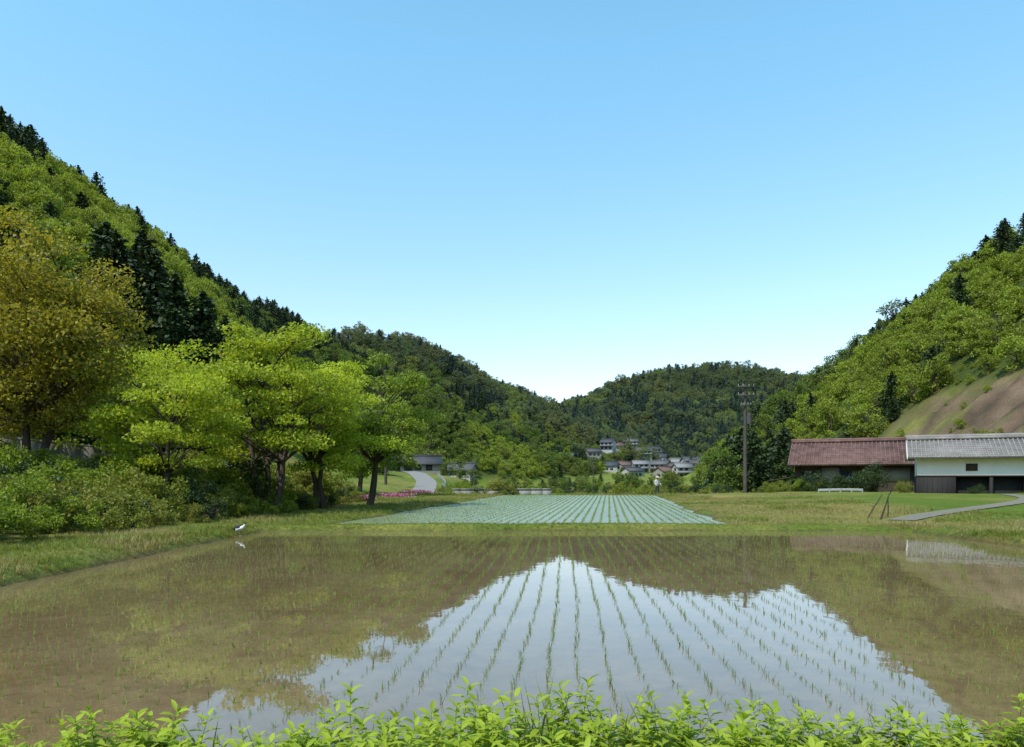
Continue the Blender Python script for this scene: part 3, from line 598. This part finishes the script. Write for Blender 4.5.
# clipped shrubs by the house
hb=[tree_mesh('hedge_ball_%d'%s,2.0,1.15,30,120,0.11,[bark,f_dkshrub if s<2 else f_shrub],0.0,0.9,seed=110+s,thick=0.5) for s in range(3)]
for x,y,s,k,nm in [(24.0,60,1.05,0,'garden_shrub'),(25.6,59,0.8,1,'garden_shrub'),(27.8,57.5,1.15,1,'garden_shrub'),(22.4,61.5,0.7,2,'garden_shrub'),(28.0,52.8,0.5,2,'garden_shrub'),(36.6,55,1.5,0,'garden_shrub'),(17.2,62,0.5,0,'garden_shrub'),(20.2,58,0.5,2,'garden_shrub'),(31.5,50.2,0.4,0,'garden_shrub'),(34.6,48.0,0.5,2,'garden_shrub')]:
    add_obj(nm,hb[k],(x,y,Hs(x,y)-0.1),x,s)
# leaning stakes
mb=MB()
for x0,x1,y,h in((12.0,12.45,24.2,0.95),(12.25,12.6,24.6,0.85),(11.9,12.5,24.9,0.8),(12.9,12.95,25.4,0.7)):
    z=Hs(x0,y); mb.tube([(x0,y,z-0.1),((x0+x1)/2,y+0.02,z+h*0.5),(x1,y+0.1,z+h)],[0.022,0.02,0.016],7)
add_obj('leaning_bamboo_stakes',mb.mesh('leaning_bamboo_stakes',[wood]))
# pink moss phlox
f_pink=foliage('phlox_petals',(0.42,0.10,0.24),(0.6,0.22,0.38),0.2)
for (x,y,rx,ry) in ((-8.0,62.5,1.3,1.4),(-7.6,66,1.1,1.3),(-10.5,24.5,0.6,0.5),(-8.7,43,0.7,0.8),(-8.2,52,1.2,1.0)):
    n=900; q=R.normal(size=(n,2))*0.45; px,py=x+q[:,0]*rx,y+q[:,1]*ry; C3=np.stack([px,py,H(px,py)+R.uniform(0.08,0.36,n)],1); V,F4=leaf_quads(C3,0.11,0.09,up=2)
    add_obj('moss_phlox_flowers',build_mesh('moss_phlox_flowers',V,[(F4,0)],[f_pink]))

# ------------------------------------------------------------ person and bird (skinned)
def skinned(name,verts,edges,radii,root,mat,parent,sub=2):
    me=bpy.data.meshes.new(name); me.from_pydata(verts,edges,[]); me.materials.append(mat); o=add_obj(name,me,parent=parent)
    md=o.modifiers.new('Skin','SKIN'); md.use_smooth_shade=True
    for i,r in enumerate(radii):
        r=r if isinstance(r,tuple) else (r,r); me.skin_vertices[0].data[i].radius=r; me.skin_vertices[0].data[i].use_root=(i==root)
    s=o.modifiers.new('Sub','SUBSURF'); s.levels=sub; s.render_levels=sub; return o
skin=solid('skin',(0.42,0.25,0.17),(0.48,0.3,0.2),5,0.6); shirt=solid('work_shirt',(0.45,0.46,0.48),(0.55,0.56,0.58),6,0.9); pants=solid('work_trousers',(0.03,0.04,0.07),(0.05,0.06,0.09),6,0.9); hat=solid('straw_hat',(0.45,0.36,0.2),(0.55,0.45,0.26),8,0.9)
e=bpy.data.objects.new('farmer_person',None); scene.collection.objects.link(e); fx,fy=12.6,64.2; e.location=(fx,fy,Hs(fx,fy)); e.rotation_euler=(0,0,rad(25))
skinned('body_shirt',[(0,0,0.92),(0,-0.01,1.1),(0,-0.02,1.3),(0,-0.02,1.42),(0.17,0,1.37),(0.24,-0.03,1.12),(0.24,-0.2,0.98),(-0.17,0,1.37),(-0.25,-0.02,1.12),(-0.23,-0.18,0.96)],[(0,1),(1,2),(2,3),(2,4),(4,5),(5,6),(2,7),(7,8),(8,9)],[(0.15,0.10),(0.14,0.10),(0.17,0.11),0.06,0.065,0.048,0.036,0.065,0.048,0.036],0,shirt,e)
skinned('trousers',[(0,0,0.93),(0.1,0,0.82),(0.12,-0.05,0.47),(0.12,0.02,0.09),(-0.1,0,0.82),(-0.13,0.04,0.47),(-0.14,0.1,0.09)],[(0,1),(1,2),(2,3),(0,4),(4,5),(5,6)],[(0.15,0.11),0.095,0.065,0.05,0.095,0.065,0.05],0,pants,e)
skinned('boots',[(0.12,0.04,0.16),(0.12,0.03,0.05),(0.12,-0.16,0.035)],[(0,1),(1,2)],[0.052,0.052,0.038],0,black,e); skinned('boots_other',[(-0.14,0.12,0.16),(-0.14,0.11,0.05),(-0.14,-0.08,0.035)],[(0,1),(1,2)],[0.052,0.052,0.038],0,black,e)
skinned('head_and_neck',[(0,-0.02,1.4),(0,-0.03,1.48),(0,-0.04,1.56),(0,-0.04,1.64),(0,-0.13,1.55)],[(0,1),(1,2),(2,3),(2,4)],[0.05,0.055,(0.085,0.095),0.07,0.018],0,skin,e)
for sx,y in((0.24,-0.2),(-0.23,-0.18)):
    V=[(sx,y,0.98),(sx,y-0.05,0.94)];E=[(0,1)];rr=[0.03,0.036]
    for k in range(5):
        i=len(V); dx=-0.03+0.015*k; V+=[(sx+dx,y-0.09,0.91+(0.02 if k==0 else 0)),(sx+dx,y-0.11-0.005*(k%3),0.87)];E+=[(1,i),(i,i+1)];rr+=[0.009,0.008]
    skinned('hand',V,E,rr,0,skin,e,1)
mb=MB(); mb.tube([(0,-0.04,1.615),(0,-0.04,1.64),(0,-0.04,1.65),(0,-0.04,1.72),(0,-0.04,1.745)],[0.23,0.13,0.105,0.09,0.04],20); part('hat',mb,[hat],e)
wht=solid('bird_white',(0.6,0.6,0.58),(0.75,0.75,0.73),9,0.8); blk=solid('bird_black',(0.015,0.015,0.02),(0.04,0.04,0.05),9,0.6); bill=solid('bird_bill',(0.25,0.2,0.1),(0.3,0.24,0.12),9,0.5)
e=bpy.data.objects.new('heron_bird',None); scene.collection.objects.link(e); bx,by=-7.05,19.2; e.location=(bx,by,Hs(bx,by)+0.03); e.rotation_euler=(0,0,rad(-15)); e.scale=(0.95,)*3
skinned('body',[(-0.14,0,0.17),(-0.05,0,0.19),(0.05,0,0.21),(0.11,0,0.245),(0.14,0,0.29),(0.145,0,0.325)],[(0,1),(1,2),(2,3),(3,4),(4,5)],[0.03,0.062,0.06,0.032,0.024,0.026],1,wht,e)
skinned('wings_and_tail',[(-0.24,0,0.165),(-0.15,0,0.20),(-0.05,0,0.235),(0.03,0,0.25)],[(0,1),(1,2),(2,3)],[(0.02,0.02),(0.06,0.06),(0.075,0.07),(0.05,0.05)],2,blk,e)
skinned('cap',[(0.115,0,0.335),(0.15,0,0.35),(0.17,0,0.335)],[(0,1),(1,2)],[0.016,0.03,0.018],1,blk,e)
mb=MB(); mb.tube([(0.165,0,0.325),(0.245,0,0.305)],[0.01,0.002],6)
for sy in(-0.025,0.03): mb.tube([(0,sy,0.17),(-0.015,sy,0.09),(0.0,sy,-0.02)],[0.009,0.006,0.006],6); mb.tube([(0.0,sy,0.0),(0.05,sy,-0.01)],[0.005,0.003],5)
part('bill_and_legs',mb,[bill],e)

# ------------------------------------------------------------ sky, sun, camera
EL=55; AZ=-138
w=bpy.data.worlds.new('World'); scene.world=w; w.use_nodes=True; nt=w.node_tree; bg=nt.nodes['Background']
sk=nt.nodes.new('ShaderNodeTexSky'); sk.sky_type='NISHITA'; sk.sun_disc=False; sk.sun_elevation=rad(EL); sk.sun_rotation=rad(AZ); sk.air_density=1.0; sk.dust_density=0.4; sk.ozone_density=1.5
tc=nt.nodes.new('ShaderNodeTexCoord'); sx=nt.nodes.new('ShaderNodeSeparateXYZ'); nt.links.new(tc.outputs['Generated'],sx.inputs[0])
fz=ramp(nt,sx.outputs['Z'],0.03,0.5)
tint=mixc(nt,fz,(1.75,1.46,1.38),(1.6,2.3,2.08)); skc=mixc(nt,1.0,sk.outputs[0],tint,'MULTIPLY')
nt.links.new(skc,bg.inputs[0]); bg.inputs[1].default_value=0.148
sd=bpy.data.lights.new('sun','SUN'); sd.energy=5.0; sd.angle=rad(0.5); sd.color=(1,0.96,0.88); so=add_obj('sun',sd)
dv=Vector((math.sin(rad(AZ))*math.cos(rad(EL)),math.cos(rad(AZ))*math.cos(rad(EL)),math.sin(rad(EL)))); so.rotation_euler=dv.to_track_quat('Z','Y').to_euler()
cd=bpy.data.cameras.new('camera'); cam=add_obj('camera',cd,(0,0,1.5)); cam.rotation_euler=(rad(90),0,0); cd.lens=740/1024*36; cd.sensor_width=36; cd.shift_y=104.5/1024; cd.clip_end=6000; cd.clip_start=0.05
scene.camera=cam
scene.view_settings.view_transform='Standard'; scene.view_settings.look='None'; scene.view_settings.exposure=0
